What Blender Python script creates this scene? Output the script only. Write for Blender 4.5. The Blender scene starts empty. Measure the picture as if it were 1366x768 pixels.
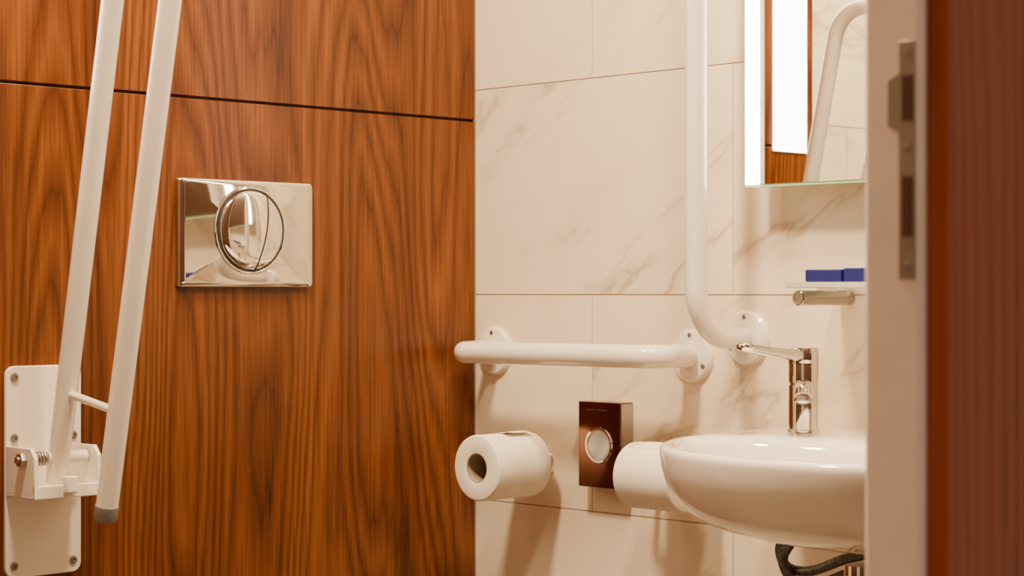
import bpy, bmesh, math, random
from mathutils import Vector, Matrix
random.seed(3)
S = bpy.context.scene
COL = S.collection

# ------------------------------------------------------------------ materials
def newmat(name):
    m = bpy.data.materials.new(name); m.use_nodes = True
    nt = m.node_tree
    return m, nt, nt.nodes['Principled BSDF']
def N(nt, t, **kw):
    n = nt.nodes.new(t)
    for k, v in kw.items(): setattr(n, k, v)
    return n
def math_node(nt, op, a, b=None, clamp=False):
    n = N(nt, 'ShaderNodeMath', operation=op); n.use_clamp = clamp
    for i, v in enumerate((a, b)):
        if v is None: continue
        if isinstance(v, (int, float)): n.inputs[i].default_value = v
        else: nt.links.new(v, n.inputs[i])
    return n.outputs[0]
def ramp(nt, fac, stops):
    n = N(nt, 'ShaderNodeValToRGB')
    el = n.color_ramp.elements
    while len(el) < len(stops): el.new(0.5)
    for e, (p, c) in zip(el, stops):
        e.position = p; e.color = (*c, 1)
    nt.links.new(fac, n.inputs[0])
    return n.outputs[0]
def noise(nt, vec, scale, detail=2, rough=.5, dist=0):
    n = N(nt, 'ShaderNodeTexNoise')
    n.inputs['Scale'].default_value = scale
    n.inputs['Detail'].default_value = detail
    n.inputs['Roughness'].default_value = rough
    n.inputs['Distortion'].default_value = dist
    nt.links.new(vec, n.inputs['Vector'])
    return n.outputs['Fac']
def mapping(nt, vec, scale=(1, 1, 1), loc=(0, 0, 0), rot=(0, 0, 0)):
    n = N(nt, 'ShaderNodeMapping')
    n.inputs['Scale'].default_value = scale
    n.inputs['Location'].default_value = loc
    n.inputs['Rotation'].default_value = rot
    nt.links.new(vec, n.inputs['Vector'])
    return n.outputs[0]
def objco(nt):
    return N(nt, 'ShaderNodeTexCoord').outputs['Object']

def plain(name, col, rough=.4, metal=0.0, var=.04, coat=0, spec=.5, vscale=18):
    m, nt, b = newmat(name)
    f = noise(nt, objco(nt), vscale, 3)
    lo = tuple(max(0, c * (1 - var)) for c in col); hi = tuple(min(1, c * (1 + var)) for c in col)
    nt.links.new(ramp(nt, f, [(.3, lo), (.7, hi)]), b.inputs['Base Color'])
    b.inputs['Roughness'].default_value = rough
    b.inputs['Metallic'].default_value = metal
    b.inputs['Coat Weight'].default_value = coat
    b.inputs['Specular IOR Level'].default_value = spec
    return m
def emis(name, col, strength):
    m, nt, b = newmat(name)
    b.inputs['Base Color'].default_value = (.9, .9, .9, 1)
    b.inputs['Emission Color'].default_value = (*col, 1)
    b.inputs['Emission Strength'].default_value = strength
    return m

def wood(name, dark, mid, light, off=(0, 0, 0), rough=.33):
    m, nt, b = newmat(name)
    co = mapping(nt, objco(nt), loc=off)
    big = noise(nt, mapping(nt, co, (5.2, 5.2, .62)), 1.0, 1.5, .35, .1)
    v = math_node(nt, 'MULTIPLY', big, 62)
    wob = noise(nt, mapping(nt, co, (70, 70, 5)), 1.0, 2, .5)
    v = math_node(nt, 'ADD', v, math_node(nt, 'MULTIPLY', wob, 1.5))
    saw = math_node(nt, 'PINGPONG', v, 1.0)
    grain = math_node(nt, 'POWER', saw, .5)
    fib = noise(nt, mapping(nt, co, (230, 230, 3.2)), 1.0, 4, .65)
    broad = noise(nt, mapping(nt, co, (12, 12, .35), (3, 1, 2)), 1.0, 2, .5)
    fine = noise(nt, mapping(nt, co, (620, 620, 14), (5, 1, 2)), 1.0, 2, .6)
    t = math_node(nt, 'ADD', math_node(nt, 'MULTIPLY', grain, .28), math_node(nt, 'MULTIPLY', broad, .48))
    t = math_node(nt, 'ADD', t, math_node(nt, 'MULTIPLY', fib, .42))
    t = math_node(nt, 'ADD', t, math_node(nt, 'MULTIPLY', fine, .32))
    t = math_node(nt, 'SUBTRACT', t, .335)
    nt.links.new(ramp(nt, t, [(.18, dark), (.48, mid), (.80, light)]), b.inputs['Base Color'])
    b.inputs['Roughness'].default_value = rough
    b.inputs['Specular IOR Level'].default_value = .35
    bp = N(nt, 'ShaderNodeBump'); bp.inputs['Strength'].default_value = .06; bp.inputs['Distance'].default_value = .001
    nt.links.new(fine, bp.inputs['Height']); nt.links.new(bp.outputs[0], b.inputs['Normal'])
    return m

def marble():
    m, nt, b = newmat('marble_tile')
    co = objco(nt)
    rnd = N(nt, 'ShaderNodeNewGeometry').outputs['Random Per Island']
    cx = N(nt, 'ShaderNodeCombineXYZ')
    k = math_node(nt, 'MULTIPLY', rnd, 37.0)
    for i in range(3): nt.links.new(k, cx.inputs[i])
    ad = N(nt, 'ShaderNodeVectorMath', operation='ADD')
    nt.links.new(mapping(nt, co, rot=(math.radians(33), 0, 0)), ad.inputs[0]); nt.links.new(cx.outputs[0], ad.inputs[1])
    vec = mapping(nt, ad.outputs[0], (1.5, 1.7, 6.5))
    n1 = noise(nt, vec, 1.0, 6, .56, .5)
    ridge = math_node(nt, 'ABSOLUTE', math_node(nt, 'SUBTRACT', n1, .5))
    vein = math_node(nt, 'SUBTRACT', 1, math_node(nt, 'MULTIPLY', ridge, 55), clamp=True)
    mask = noise(nt, mapping(nt, ad.outputs[0], (1, .7, 1.5), (4, 4, 4)), 5, 2)
    mask = math_node(nt, 'MULTIPLY', math_node(nt, 'SUBTRACT', mask, .40), 5, clamp=True)
    vein = math_node(nt, 'MULTIPLY', vein, mask)
    soft = math_node(nt, 'SUBTRACT', 1, math_node(nt, 'MULTIPLY', ridge, 12), clamp=True)
    soft = math_node(nt, 'MULTIPLY', soft, mask)
    cloud = noise(nt, ad.outputs[0], 4, 4)
    t = math_node(nt, 'ADD', math_node(nt, 'MULTIPLY', vein, .32), math_node(nt, 'MULTIPLY', soft, .25))
    t = math_node(nt, 'ADD', t, math_node(nt, 'MULTIPLY', cloud, .15))
    nt.links.new(ramp(nt, t, [(0, (.94, .81, .63)), (.14, (.91, .77, .585)), (.9, (.42, .29, .17))]), b.inputs['Base Color'])
    b.inputs['Roughness'].default_value = .28
    return m

M_wood = wood('walnut_veneer', (.034, .0082, .0016), (.142, .038, .0060), (.32, .108, .021))
M_wood2 = wood('door_wood', (.10, .019, .005), (.30, .060, .014), (.42, .10, .024), (3, 2, 1), .4)
M_wood3 = wood('dark_wood_for_chrome', (.03, .012, .005), (.07, .028, .012), (.12, .05, .02), (1, 5, 1), .4)  # invented dark finish on unseen walls, gives the chrome darker reflections
M_hole = plain('strike_hole_wood', (.10, .025, .012), .6)
M_tile = marble()
M_grout = plain('grout', (.48, .36, .24), .9)
M_dark = plain('dark_joint', (.05, .016, .007), .8)
M_sil = plain('silicone_joint', (.22, .15, .10), .6)
M_white = plain('white_powder_coat', (.93, .855, .75), .2, coat=.5)
M_cer = plain('white_ceramic', (.95, .88, .79), .08, coat=.7, var=.01)
M_chrome = plain('chrome', (.78, .76, .74), .05, 1, var=.01)
M_plate = plain('polished_chrome_plate', (.68, .65, .61), .03, 1, var=.01)
M_steel = plain('brushed_steel', (.42, .38, .34), .38, 1)
M_dchrome = plain('darkened_chrome', (.38, .36, .34), .15, 1)  # chrome bracket, colour darkened to hold down the bright tile reflection
M_strike = plain('tarnished_strike_steel', (.38, .32, .28), .45, .7)
M_gap = plain('black_gap', (.02, .018, .016), .5)
M_paper = plain('tissue_paper', (.95, .865, .74), .9, var=.03, spec=.1, vscale=60)
M_card = plain('cardboard_core', (.36, .28, .20), .9)
M_grey = plain('grey_rubber', (.24, .23, .22), .6)
M_blue = plain('blue_packaging', (.012, .014, .17), .35)
M_brass = plain('brass_valve', (.75, .52, .25), .35, .6)
M_jamb = plain('painted_jamb', (.94, .75, .65), .5)
M_paint = plain('painted_wall', (.80, .72, .62), .7)
M_floor = plain('floor_tile', (.20, .15, .11), .4, var=.15, vscale=5)
M_green = plain('glass_edge_green', (.45, .72, .42), .15, var=.02)
M_mirror = plain('mirror_silver', (.93, .94, .92), .01, 1, var=.0)
M_hose = plain('braided_hose', (.15, .145, .14), .4, .6, var=.5, vscale=300)
M_strip = emis('mirror_light_strip', (1, .92, .75), 24)
M_panel = emis('light_panel_diffuser', (1, .95, .88), 12)
M_lamp = emis('downlight_diffuser', (1, .86, .68), 6)
M_disp = plain('chrome_wood_reflection_tint', (.22, .10, .07), .12, 1, var=.02)  # chrome casing; brown of the reflected wood wall is put into its colour
M_glass, nt, b = newmat('frosted_glass')
b.inputs['Base Color'].default_value = (.86, .88, .82, 1); b.inputs['Roughness'].default_value = .15
b.inputs['Transmission Weight'].default_value = .6

# ------------------------------------------------------------------ mesh helpers
def mk(name, verts, faces, mats, smooth=True, bevel=0, seg=2, mi=None, subd=0, ang=35):
    me = bpy.data.meshes.new(name); me.from_pydata([tuple(v) for v in verts], [], faces)
    if not isinstance(mats, (list, tuple)): mats = [mats]
    for m in mats: me.materials.append(m)
    if mi:
        for p, i in zip(me.polygons, mi): p.material_index = i
    bm = bmesh.new(); bm.from_mesh(me); bmesh.ops.recalc_face_normals(bm, faces=bm.faces)
    bm.to_mesh(me); bm.free()
    o = bpy.data.objects.new(name, me); COL.objects.link(o)
    if smooth:
        me.polygons.foreach_set('use_smooth', [True] * len(me.polygons))
        if not subd:
            try: me.set_sharp_from_angle(angle=math.radians(ang))
            except Exception: pass
    if bevel:
        md = o.modifiers.new('bevel', 'BEVEL'); md.width = bevel; md.segments = seg
        md.limit_method = 'ANGLE'; md.angle_limit = math.radians(40); md.harden_normals = False
    if subd:
        md = o.modifiers.new('sub', 'SUBSURF'); md.levels = subd; md.render_levels = subd
    return o
BF = [(0, 1, 2, 3), (4, 7, 6, 5), (0, 4, 5, 1), (1, 5, 6, 2), (2, 6, 7, 3), (3, 7, 4, 0)]
def boxv(a, c):
    (x0, y0, z0), (x1, y1, z1) = a, c
    return [(x0, y0, z0), (x1, y0, z0), (x1, y1, z0), (x0, y1, z0), (x0, y0, z1), (x1, y0, z1), (x1, y1, z1), (x0, y1, z1)]
def box(name, a, c, mat, bevel=0, seg=3):
    return mk(name, boxv(a, c), BF, mat, smooth=bevel > 0, bevel=bevel, seg=seg)
def frame(d):
    d = Vector(d).normalized()
    up = Vector((0, 0, 1)) if abs(d.z) < .9 else Vector((1, 0, 0))
    u = d.cross(up).normalized(); v = u.cross(d).normalized()
    return d, u, v
def lathe(name, o, axis, prof, mat, seg=48, close=False, sx=1, ang=35):
    d, u, v = frame(axis); o = Vector(o); vs = []; fs = []
    for r, h in prof:
        for i in range(seg):
            a = 2 * math.pi * i / seg
            vs.append(o + d * h + u * (r * math.cos(a) * sx) + v * (r * math.sin(a)))
    n = len(prof)
    rng = n if close else n - 1
    for j in range(rng):
        k = (j + 1) % n
        for i in range(seg):
            i2 = (i + 1) % seg
            fs.append((j * seg + i, j * seg + i2, k * seg + i2, k * seg + i))
    if not close:
        if prof[0][0] > 1e-6: fs.append(tuple(range(seg)))
        if prof[-1][0] > 1e-6: fs.append(tuple((n - 1) * seg + i for i in range(seg)))
    ob = mk(name, vs, fs, mat, ang=ang)
    bm = bmesh.new(); bm.from_mesh(ob.data); bmesh.ops.remove_doubles(bm, verts=bm.verts, dist=1e-6)
    bmesh.ops.recalc_face_normals(bm, faces=bm.faces); bm.to_mesh(ob.data); bm.free()
    return ob
def disc(name, o, axis, r, h, mat, bev=.002, seg=48):
    return lathe(name, o, axis, [(r, 0), (r, h - bev), (r - bev * .3, h - bev * .3), (r - bev, h)], mat, seg)
def fillet(pts, r, n=10):
    pts = [Vector(p) for p in pts]; out = [pts[0]]
    for i in range(1, len(pts) - 1):
        p = pts[i]; a = (pts[i - 1] - p); c = (pts[i + 1] - p)
        la, lc = a.length, c.length; a.normalize(); c.normalize()
        th = a.angle(c)
        if math.pi - th < .02: out.append(p); continue
        rr = r[i - 1] if isinstance(r, (list, tuple)) else r
        t = min(rr / math.tan(th / 2), la * .49 if i > 1 else la * .98, lc * .49 if i < len(pts) - 2 else lc * .98)
        rr = t * math.tan(th / 2)
        bis = (a + c).normalized(); ctr = p + bis * (rr / math.sin(th / 2))
        s = p + a * t - ctr; e = p + c * t - ctr
        tot = s.angle(e)
        for k in range(n + 1):
            f = k / n
            w = (math.sin((1 - f) * tot) * s + math.sin(f * tot) * e) / math.sin(tot)
            out.append(ctr + w)
    out.append(pts[-1]); return out
def tube(name, pts, rad, mat, fil=0.0, seg=24):
    P = fillet(pts, fil) if fil else [Vector(p) for p in pts]
    vs = []; fs = []
    T = []
    for i in range(len(P)):
        a = P[max(i - 1, 0)]; c = P[min(i + 1, len(P) - 1)]
        T.append((c - a).normalized())
    d, u, v = frame(T[0])
    for i, p in enumerate(P):
        if i:
            q = T[i - 1].rotation_difference(T[i]); u = q @ u; v = q @ v
        rr = rad[i] if isinstance(rad, list) else rad
        for k in range(seg):
            a = 2 * math.pi * k / seg
            vs.append(p + (u * math.cos(a) + v * math.sin(a)) * rr)
    for i in range(len(P) - 1):
        for k in range(seg):
            k2 = (k + 1) % seg
            fs.append((i * seg + k, i * seg + k2, (i + 1) * seg + k2, (i + 1) * seg + k))
    fs.append(tuple(range(seg))); fs.append(tuple((len(P) - 1) * seg + k for k in range(seg)))
    return mk(name, vs, fs, mat, ang=50)
def prism(name, outline, o, U, V, W, th, mat, bevel=0):
    o, U, V, W = map(Vector, (o, U, V, W)); n = len(outline)
    vs = [o + U * a + V * c for a, c in outline] + [o + U * a + V * c + W * th for a, c in outline]
    fs = [tuple(range(n)), tuple(range(2 * n - 1, n - 1, -1))] + [(i, (i + 1) % n, n + (i + 1) % n, n + i) for i in range(n)]
    return mk(name, vs, fs, mat, bevel=bevel, seg=2)
def rrect(w, h, r, n=6):
    out = []
    for cx, cy, a0 in ((w - r, h - r, 0), (r, h - r, 90), (r, r, 180), (w - r, r, 270)):
        for k in range(n + 1):
            a = math.radians(a0 + 90 * k / n); out.append((cx + r * math.cos(a), cy + r * math.sin(a)))
    return out
def group(name, loc, parts):
    e = bpy.data.objects.new(name, None); e.empty_display_size = .05; e.location = loc; COL.objects.link(e)
    for p in parts:
        p.parent = e; p.matrix_parent_inverse = Matrix.Translation(-Vector(loc))
    return e

# ------------------------------------------------------------------ room shell
def tiled(name, o, U, Wn, length, z0, z1, s_even, s_odd, th=.012, back=.08):
    o, U, Wn = Vector(o), Vector(U), Vector(Wn); vs = []; fs = []; mi = []
    g = .0009; zb = 1.046; H = .3; L = .5
    k0 = math.floor((z0 - zb) / H); k1 = math.ceil((z1 - zb) / H)
    def addbox(a0, a1, b0, b1, d0, d1, m):
        base = len(vs)
        for dd in (d0, d1):
            for a, c in ((a0, b0), (a1, b0), (a1, b1), (a0, b1)):
                vs.append(o + U * a + Vector((0, 0, c)) - Wn * dd)
        for f in BF: fs.append(tuple(base + i for i in f)); mi.append(m)
    for k in range(k0, k1):
        a = (s_even if k % 2 == 0 else s_odd) - 4 * L
        zz0, zz1 = max(z0, zb + k * H + g), min(z1, zb + (k + 1) * H - g)
        if zz1 - zz0 < .01: continue
        while a < length:
            a0, a1 = max(0, a + g), min(length, a + L - g)
            if a1 - a0 > .005: addbox(a0, a1, zz0, zz1, 0, th, 0)
            a += L
    addbox(0, length, z0, z1, .0012, back, 1)
    return mk(name, vs, fs, [M_tile, M_grout], smooth=False, mi=mi)
tiled('wall_right', (0, 0, 0), (0, -1, 0), (-1, 0, 0), 1.354, 0, 2.4, .486, .236)
XW = -.908
tiled('wall_back', (XW - .002, 0, 0), (-1, 0, 0), (0, -1, 0), 1.85 + XW, 0, 2.4, .1, .35)
pan = [box('lower_panel', (XW, 0, 0), (-.0015, .02, 1.2995), M_wood, .0008, 1),
       box('upper_panel', (XW, 0, 1.3030), (-.0015, .02, 2.4), M_wood, .0008, 1),
       box('panel_backing', (XW, .006, 0), (0, .08, 2.4), M_dark)]
group('wall_back_wood_panelling', (-.45, 0, 1.2), pan)
box('trim_1', (-.0022, -.0022, 0), (-.0002, .004, 2.4), M_sil, .0008)
box('floor', (-3.0, -3.3, -.05), (.3, .1, 0), M_floor)
box('ceiling', (-1.93, -1.42, 2.4), (.08, .08, 2.45), M_paint)
box('wall_left', (-1.93, -1.42, 0), (-1.85, .08, 2.4), M_wood3)
group('wall_front', (-.45, -1.375, 1.2), [
    box('partition_right', (-.915, -1.396, 0), (.08, -1.355, 2.4), M_wood3),
    box('partition_left', (-1.85, -1.396, 0), (-1.768, -1.355, 2.4), M_wood3),
    box('partition_header', (-1.768, -1.396, 2.07), (-.915, -1.355, 2.4), M_wood3),
    box('wood_cladding', (-.9285, -1.414, 0), (.08, -1.3975, 2.4), M_wood2, .002)])

hole1 = box('latch_hole', (-.9352, -1.3915, 1.159), (-.9345, -1.3835, 1.188), M_hole)
hole2 = box('bolt_hole', (-.9352, -1.3915, 1.085), (-.9345, -1.3835, 1.1236), M_hole)
outl = [(-1.3928, 1.058), (-1.3928, 1.210), (-1.3805, 1.210), (-1.3805, 1.190), (-1.3719, 1.186), (-1.3719, 1.156),
        (-1.3805, 1.152), (-1.3805, 1.058)]
sp = prism('strike_plate', outl, (-.933, 0, 0), (0, 1, 0), (0, 0, 1), (-1, 0, 0), .0016, M_strike, .0004)
scr = [lathe('screw', (-.9346, -1.387, z), (-1, 0, 0), [(.003, 0), (.0026, .0008), (0, .0009)], M_steel, 14) for z in (1.203, 1.142, 1.066)]
group('door_frame', (-.93, -1.375, 1.0), [
    box('jamb_right', (-.933, -1.397, 0), (-.9155, -1.352, 2.06), M_jamb, .004),
    box('jamb_left', (-1.768, -1.397, 0), (-1.75, -1.352, 2.06), M_jamb, .004),
    box('jamb_head', (-1.75, -1.397, 2.04), (-.933, -1.352, 2.06), M_jamb, .002),
    sp, hole1, hole2] + scr)

# ------------------------------------------------------------------ flush plate
x0, x1, z0, z1 = -.5300, -.3105, 1.056, 1.197
cx, cz, R = -.418, 1.131, .0546
def pillow(name, y0, th, dome, mat):
    w, h = x1 - x0, z1 - z0; base = rrect(w, h, .005, 5); n = len(base)
    vs = []; fs = []
    mxx, mzz = w / 2, h / 2
    lev = [(1, 0), (1, th - .003), (.995, th - .001), (.985, th)] + [(k, th + dome * (1 - (k / .985) ** 2)) for k in (.9, .8, .7, .6, .5, .4, .3, .2, .1, .02)]
    for k, d in lev:
        for a, c in base:
            vs.append((x0 + mxx + (a - mxx) * k, y0 - d, z0 + mzz + (c - mzz) * (k if k < .98 else 1 - (1 - k) * 1.5)))
    for j in range(len(lev) - 1):
        for i in range(n): fs.append((j * n + i, j * n + (i + 1) % n, (j + 1) * n + (i + 1) % n, (j + 1) * n + i))
    fs.append(tuple((len(lev) - 1) * n + i for i in range(n))); fs.append(tuple(range(n)))
    return mk(name, vs, fs, mat, ang=40)
fp = [pillow('cover_plate', 0, .008, .0035, M_plate),
      lathe('button_rim', (cx, -.0085, cz), (0, -1, 0), [(R + .0040, 0), (R + .0036, .0030), (R + .0025, .0040), (R + .0008, .0042), (R, .0035), (R, .0015)], M_chrome, 96),
      lathe('button_gap', (cx, -.0105, cz), (0, -1, 0), [(R + .0006, 0.0), (R + .0006, .0012), (0, .0012)], M_gap, 96),
      lathe('button', (cx, -.011, cz), (0, -1, 0), [(R - .0026, .0002), (R - .0030, .0020)] + [((R - .0034) * math.cos(a), .0022 + .0062 * math.sin(a)) for a in [math.pi / 2 * k / 18 for k in range(19)]], M_chrome, 96)]
arc = []
for k in range(21):
    f = k / 20; zz = (-.95 + 1.80 * f) * R
    xx = R * (.10 + .36 * f + .10 * math.sin(math.pi * f))
    rr = math.hypot(xx, zz) / (R - .0034)
    arc.append((cx + xx, -.011 - .0022 - .0062 * math.sqrt(max(0, 1 - min(1, rr) ** 2)), cz + zz))
fp.append(tube('button_split', arc, .0011, M_gap, seg=8))
group('flush_plate', (cx, 0, cz), fp)

# ------------------------------------------------------------------ wall light panel (seen in mirror)
group('wall_light', (-.84, 0, 1.7), [
    box('diffuser', (-.889, -.003, 1.293), (-.795, -.0005, 2.15), M_panel),
    box('trim', (-.8895, -.0022, 1.2925), (-.7945, -.0002, 2.1505), M_white)])

# ------------------------------------------------------------------ folding grab rail
XR = -.73
def ry(z, base=0): return -.043 - (z - .825) * .215 - base
pl = prism('wall_plate', rrect(.104, .254, .012), (-.776, 0, .707), (1, 0, 0), (0, 0, 1), (0, -1, 0), .006, M_white, .0015)
parts = [pl]
for sx_, sz_ in ((-.765, .948), (-.765, .875), (-.684, .875), (-.684, .722), (-.765, .722), (-.684, .948)):
    parts.append(lathe('screw', (sx_, -.006, sz_), (0, -1, 0), [(.0055, 0), (.005, .0025), (.0025, .0028), (.0022, .001), (0, .001)], M_steel, 20))
ear = [(0, 0), (.062, 0), (.066, .004), (.066, .044), (.056, .056), (0, .056)]
parts.append(prism('bracket_ear_outer', ear, (-.776, -.005, .810), (0, -1, 0), (0, 0, 1), (1, 0, 0), .005, M_white, .001))
parts.append(prism('bracket_ear_inner', ear, (-.690, -.005, .810), (0, -1, 0), (0, 0, 1), (1, 0, 0), .005, M_white, .001))
parts.append(box('bracket_tray', (-.776, -.071, .806), (-.685, -.005, .811), M_white, .0015))
parts.append(box('bracket_lip', (-.776, -.0712, .806), (-.685, -.0665, .822), M_white, .0015))
parts.append(box('stop_block', (-.738, -.080, .812), (-.722, -.066, .832), M_white, .002))
parts.append(tube('pivot_bolt', [(-.786, -.046, .852), (-.676, -.046, .852)], .004, M_steel, seg=16))
parts.append(disc('bolt_head', (-.776, -.046, .852), (-1, 0, 0), .009, .007, M_steel, seg=6))
sprg = []
for k in range(121):
    a = k / 120 * 2 * math.pi * 6
    sprg.append((-.770 + .022 * k / 120, -.046 + .0075 * math.cos(a), .852 + .0075 * math.sin(a)))
parts.append(tube('spring', sprg, .0014, M_steel, seg=8))
parts.append(tube('pivot_sleeve', [(-.745, -.046, .852), (-.692, -.046, .852)], .008, M_white, seg=20))
zt = 1.52
parts.append(tube('rail_loop', [(XR, ry(.822), .822), (XR, ry(zt), zt), (XR, ry(zt) - .113, zt - .024), (XR, ry(.795, .1145), .795)], .0130, M_white, fil=.056, seg=32))
parts.append(lathe('rail_end_cap', (XR, ry(.797, .1145), .797), (0, .215, -1), [(.0137, -.006), (.0137, .008), (.0115, .012), (0, .0125)], M_grey, 32))
parts.append(tube('cross_rod', [(XR, ry(.93), .930), (XR, ry(.912, .1145), .912)], .0048, M_white, seg=16))
group('folding_grab_rail', (XR, 0, .84), parts)

# ------------------------------------------------------------------ grab rails on the tile wall
def flange(nm, y, z, r=.035):
    f = [lathe(nm, (0, y, z), (-1, 0, 0), [(r, 0), (r, .004), (r - .003, .0075), (.02, .009), (.0165, .0095)], M_white, 48)]
    for a in (90, 210, 330):
        aa = math.radians(a)
        f.append(lathe('screw', (-.0078, y + .0265 * math.cos(aa), z + .0265 * math.sin(aa)), (-1, 0, 0), [(.0038, 0), (.003, .0012), (0, .0014)], M_steel, 14))
    return f
o_ = .080
p = [tube('rail', [(-.004, -.0436, .964), (-o_, -.0436, .964), (-o_, -.419, .966), (-.004, -.419, .966)], .0155, M_white, fil=.032, seg=32)]
p += flange('flange', -.0436, .964) + flange('flange', -.419, .966)
group('grab_rail', (0, -.23, .965), p)
p = [tube('rail', [(-.004, -.5105, .991), (-.103, -.5105, .991), (-.103, -.5105, 1.93), (-.004, -.5105, 1.93)], .0140, M_white, fil=.062, seg=32)]
p += flange('flange', -.5105, .991) + flange('flange', -.5105, 1.93)
group('grab_rail', (0, -.51, 1.4), p)

# ------------------------------------------------------------------ mirror
group('lit_mirror', (0, -.85, 1.5), [
    box('housing', (-.038, -1.19, 1.20), (0, -.556, 1.83), M_white, .002),
    box('glass_sheet', (-.0445, -1.20, 1.181), (-.038, -.542, 1.85), M_green),
    box('silvering', (-.0455, -1.1995, 1.1845), (-.0444, -.566, 1.8495), M_mirror),
    box('light_strip', (-.0455, -.5655, 1.1845), (-.0444, -.5425, 1.8495), M_strip)])

# ------------------------------------------------------------------ glass shelf + boxes
group('glass_shelf', (0, -.85, 1.055), [
    box('shelf', (-.106, -1.15, 1.0545), (-.004, -.652, 1.0615), M_glass, .001),
    tube('bracket', [(-.001, -.669, 1.0425), (-.102, -.669, 1.0425)], .0092, M_dchrome, seg=28),
    lathe('bracket_bore', (-.1018, -.669, 1.0425), (-1, 0, 0), [(.0092, 0), (.008, .0008), (.0065, .0006), (.006, -.002), (0, -.002)], M_dchrome, 28),
    tube('bracket_far', [(-.001, -1.12, 1.0425), (-.102, -1.12, 1.0425)], .0092, M_dchrome, seg=28),
    box('bracket_pad', (-.06, -.674, 1.050), (-.03, -.664, 1.0548), M_chrome)])
box('soap_box', (-.098, -.728, 1.0617), (-.058, -.675, 1.0765), M_blue, .0015)
box('soap_box', (-.098, -.815, 1.0617), (-.058, -.731, 1.0780), M_blue, .0015)

# ------------------------------------------------------------------ hygiene bag dispenser
zo = .841
p = [box('casing', (-.026, -.3123, .783), (0, -.2343, .900), M_disp, .0015),
     box('casing_side', (-.0245, -.3131, .785), (-.001, -.3122, .898), M_steel),
     lathe('opening_rim', (-.026, -.2733, zo), (-1, 0, 0), [(.0250, 0), (.0240, .0022), (.0215, .0022), (.0205, .0003)], M_chrome, 48)]
vs = []; fs = []; nr, ns = 10, 48
for j in range(nr + 1):
    for i in range(ns):
        a = 2 * math.pi * i / ns; r = .0205 * j / nr
        yy, zz = r * math.cos(a), r * math.sin(a)
        h = .0012 + .0008 * math.sin(yy * 190 + zz * 90)
        vs.append((-.0262 - h * (j < nr), -.2733 + yy, zo + zz))
for j in range(nr):
    for i in range(ns):
        fs.append((j * ns + i, j * ns + (i + 1) % ns, (j + 1) * ns + (i + 1) % ns, (j + 1) * ns + i))
p.append(mk('bag_fold', vs, fs, plain('bag_film', (.58, .55, .51), .3), ang=80))
M_engr = plain('engraved_letters', (.10, .06, .045), .6)
for i, y in enumerate([-.251, -.255, -.259, -.263, -.270, -.274, -.278, -.282, -.286]):
    p.append(box('engraving', (-.0263, y - .0012, .8875), (-.0259, y + .0008, .8900), M_engr))
group('hygiene_bag_dispenser', (0, -.273, .84), p)

# ------------------------------------------------------------------ toilet rolls
def roll(o, axis, R, L, ri, flap_a0, flap_a1, h0=0.01, h1=.99, lift=.010):
    d, u, v = frame(axis)
    prof = [(ri, 0), (ri + .001, -.0003), (R - .003, 0), (R - .0008, .0008), (R, .003), (R, L - .003), (R - .0008, L - .0008), (R - .003, L), (ri, L)]
    a = [lathe('paper', o, axis, prof, M_paper, 72, close=True, ang=60),
         lathe('core', o, axis, [(ri, .0006), (ri - .0012, .0006), (ri - .0012, L - .0006), (ri, L - .0006)], M_card, 40, close=True)]
    vs = []; fs = []; n = 18; o = Vector(o)
    for k in range(n + 1):
        f = k / n; an = math.radians(flap_a0 + (flap_a1 - flap_a0) * f)
        rr = R + .0003 + lift * max(0, f - .45) ** 1.5
        for h in [L * (h0 + (h1 - h0) * q / 4) for q in range(5)]:
            w = .0010 * math.sin(h * 90 + k)
            vs.append(o + d * h + u * ((rr + w * f) * math.cos(an)) + v * ((rr + w * f) * math.sin(an)))
    for k in range(n):
        for h in range(4):
            fs.append((k * 5 + h, k * 5 + h + 1, k * 5 + h + 6, k * 5 + h + 5))
    fl = mk('loose_sheet', vs, fs, M_paper)
    md = fl.modifiers.new('s', 'SOLIDIFY'); md.thickness = .0004
    a.append(fl); return a
p = roll((-.132, -.1426, .808), (1, 0, 0), .0455, .102, .0205, 118, 66, .40, .85, .016)
p += [tube('post', [(-.002, -.1426, .808), (-.060, -.1426, .808)], .006, M_chrome, seg=20),
      disc('rosette', (0, -.1426, .808), (-1, 0, 0), .022, .006, M_chrome)]
group('toilet_roll', (-.08, -.1426, .808), p)
p = roll((-.072, -.379, .811), (0, -1, 0), .0430, .092, .0175, 60, 135, .10, .99, .020)
p += [tube('holder_arm', [(-.002, -.362, .811), (-.072, -.362, .811), (-.072, -.474, .811)], .0055, M_chrome, fil=.012, seg=20),
      disc('rosette', (0, -.362, .811), (-1, 0, 0), .02, .006, M_chrome)]
group('toilet_roll', (-.07, -.42, .811), p)

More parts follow.
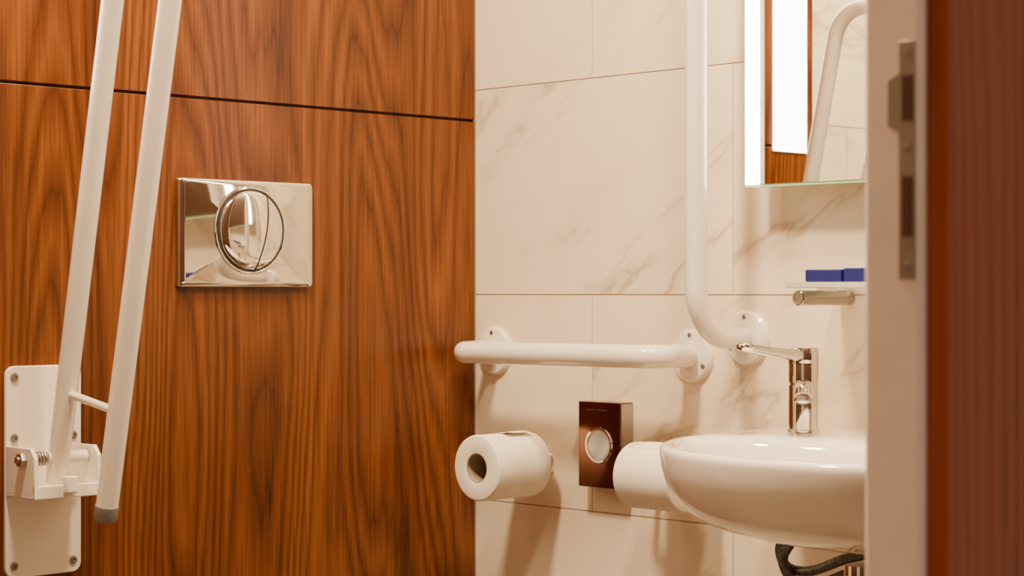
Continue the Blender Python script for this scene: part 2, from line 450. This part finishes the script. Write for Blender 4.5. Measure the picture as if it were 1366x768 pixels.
# ------------------------------------------------------------------ wash basin
yc, A, B, n_e = -.88, .453, .298, 2.35
C0 = (-.275, yc)
NS = 96
def inside(x, y, a=A, b_=B):
    return x <= 0 and (abs(x) / a) ** n_e + (abs(y - yc) / b_) ** n_e <= 1
outer = []; rad_o = []
for i in range(NS):
    a = 2 * math.pi * i / NS; dx, dy = math.cos(a), math.sin(a); lo, hi = 0, .8
    for _ in range(40):
        m_ = (lo + hi) / 2
        if inside(C0[0] + dx * m_, C0[1] + dy * m_): lo = m_
        else: hi = m_
    outer.append((C0[0] + dx * lo, C0[1] + dy * lo)); rad_o.append(lo)
side = rad_o[NS // 4] - .020
def bowl(i, k=1):
    a = 2 * math.pi * i / NS
    dx, dy = math.cos(a), math.sin(a)
    r = rad_o[i] - .020
    if dx > 0: r = 1 / ((abs(dx) / .125) ** 2.3 + (abs(dy) / side) ** 2.3) ** (1 / 2.3)
    return C0[0] + dx * r * k, C0[1] + dy * r * k
rings = []
for k, z in ((.12, .764), (.35, .766), (.55, .771), (.70, .779), (.82, .790), (.90, .803), (.95, .820), (.982, .842), (.994, .856), (.999, .872), (1, .879), (.994, .8834)):
    rings.append([(x * k, yc + (y - yc) * k, z) for x, y in outer])
rings.append([(a_ * .45 + b_ * .55, c_ * .45 + d_ * .55, .8848) for (a_, c_), (b_, d_) in zip([(x * .994, yc + (y - yc) * .994) for x, y in outer], [bowl(i, 1.0) for i in range(NS)])])
for i_, (kk, z) in enumerate(((1.0, .882), (.975, .868), (.93, .845), (.81, .818), (.60, .800), (.35, .790), (.12, .787))):
    rings.append([(*bowl(i, kk), z) for i in range(NS)])
vs = [v for r in rings for v in r]; fs = []
for j in range(len(rings) - 1):
    for i in range(NS):
        fs.append((j * NS + i, j * NS + (i + 1) % NS, (j + 1) * NS + (i + 1) % NS, (j + 1) * NS + i))
fs.append(tuple(range(NS))); fs.append(tuple((len(rings) - 1) * NS + i for i in range(NS)))
group('wash_basin', (0, yc, .83), [
    mk('bowl', vs, fs, M_cer, subd=1),
    lathe('drain', (C0[0], yc, .7875), (0, 0, 1), [(.021, 0), (.021, .002), (.016, .003), (.010, .001), (0, .001)], M_chrome, 32)])
group('drain_pipe', (C0[0], yc, .70), [
    tube('pipe', [(C0[0], yc, .762), (C0[0], yc, .66), (-.10, yc, .62), (-.002, yc, .62)], .016, M_chrome, fil=.05),
    disc('rosette', (0, yc, .62), (-1, 0, 0), .03, .006, M_chrome)])

# ------------------------------------------------------------------ faucet
fx, fy = -.102, -.676
sd = Vector((-.80, -.60, 0)).normalized()
def fpnt(t, z): return (fx + sd.x * t, fy + sd.y * t, z)
spr = [.0115, .0115, .0112, .0108, .0105, .0100]
spts = [fpnt(.0, .936), fpnt(.03, .9365), fpnt(.05, .9362), fpnt(.062, .935), fpnt(.070, .932), fpnt(.074, .928)]
lev = [(-.100, .9745, .012, .0074), (-.125, .976, .010, .0072), (-.150, .978, .0095, .0068), (-.175, .981, .0092, .0062), (-.205, .985, .0092, .0056), (-.218, .987, .0088, .0050), (-.222, .9875, .005, .002)]
vs = []; fs = []
for x, z, hw, ht in lev:
    for k in range(16):
        a = 2 * math.pi * k / 16
        c_, s_ = math.cos(a), math.sin(a)
        vs.append((x, fy + hw * math.copysign(abs(c_) ** .8, c_), z + ht * math.copysign(abs(s_) ** .8, s_)))
for j in range(len(lev) - 1):
    for k in range(16):
        fs.append((j * 16 + k, j * 16 + (k + 1) % 16, (j + 1) * 16 + (k + 1) % 16, (j + 1) * 16 + k))
fs.append(tuple(range(16))); fs.append(tuple((len(lev) - 1) * 16 + k for k in range(16)))
group('faucet', (fx, fy, .884), [
    lathe('body', (fx, fy, .8835), (0, 0, 1), [(.0195, 0), (.0195, .003), (.0178, .004), (.0178, .056), (.0168, .0568), (.0168, .0582), (.0178, .059)], M_chrome, 48),
    lathe('handle_cap', (fx, fy, .9425), (0, 0, 1), [(.0178, 0), (.0184, .020), (.0178, .022), (.0184, .024), (.0184, .038), (.0172, .041), (.010, .0422), (0, .0425)], M_chrome, 48),
    tube('spout', spts, spr, M_chrome, seg=28),
    lathe('aerator', fpnt(.068, .932), (sd.x * .3, sd.y * .3, -1), [(.0105, 0), (.0105, .010), (.0085, .011), (.008, .008), (0, .008)], M_steel, 28),
    mk('lever', vs, fs, M_chrome, ang=60)])

# ------------------------------------------------------------------ supply hoses
def smooth(pts, n=8):
    P = [Vector(q) for q in pts]; P = [P[0]] + P + [P[-1]]; out = []
    for i in range(1, len(P) - 2):
        for k in range(n):
            t = k / n; a, b_, c, d = P[i - 1:i + 3]
            out.append(.5 * ((2 * b_) + (c - a) * t + (2 * a - 5 * b_ + 4 * c - d) * t * t + (-a + 3 * b_ - 3 * c + d) * t ** 3))
    out.append(P[-2]); return out
group('water_supply_hoses', (-.06, -.7, .72), [
    tube('hose_a', smooth([(-.088, -.655, .764), (-.085, -.640, .756), (-.08, -.624, .738), (-.076, -.632, .716), (-.072, -.665, .714), (-.06, -.712, .733), (-.030, -.76, .745)]), .0064, M_hose, seg=14),
    tube('hose_b', smooth([(-.096, -.668, .764), (-.092, -.655, .754), (-.09, -.636, .728), (-.085, -.648, .702), (-.08, -.68, .700), (-.06, -.722, .718), (-.030, -.785, .732)]), .0064, M_hose, seg=14),
    lathe('valve', (-.001, -.77, .740), (-1, 0, 0), [(.018, 0), (.018, .008), (.012, .010), (.012, .035), (0, .036)], M_brass, 24)])

# ------------------------------------------------------------------ lights
def downlight(x, y, e, size=.22, z=2.4):
    l = bpy.data.lights.new('downlight_lamp', 'AREA'); l.shape = 'DISK'; l.size = size; l.energy = e; l.color = (1, .77, .48)
    o = bpy.data.objects.new('lamp', l); o.location = (x, y, z - .02); COL.objects.link(o)
    ring = lathe('ring', (x, y, z), (0, 0, -1), [(size / 2 + .02, 0), (size / 2 + .02, .010), (size / 2 + .004, .014), (size / 2 + .002, .002)], M_white, 48)
    dif = lathe('diffuser', (x, y, z), (0, 0, -1), [(size / 2 + .001, .0), (size / 2 + .001, .006), (0, .006)], M_lamp, 48)
    group('ceiling_downlight', (x, y, z), [ring, dif, o])
downlight(-.98, -.50, 49)
downlight(-.60, -1.05, 34)
W = bpy.data.worlds.new('World'); S.world = W; W.use_nodes = True
bg = W.node_tree.nodes['Background']; bg.inputs[0].default_value = (1, .77, .55, 1); bg.inputs[1].default_value = .5

# ------------------------------------------------------------------ camera
cam = bpy.data.cameras.new('camera'); co = bpy.data.objects.new('camera', cam); COL.objects.link(co)
cam.sensor_width = 36; cam.lens = 2630 / 1366 * 36
co.location = (-1.994, -2.106, 1.05)
co.rotation_euler = (math.radians(90.11), 0, math.radians(-44.51))
cam.dof.use_dof = True; cam.dof.focus_distance = 2.5; cam.dof.aperture_fstop = 10
cam.clip_start = .05
S.camera = co
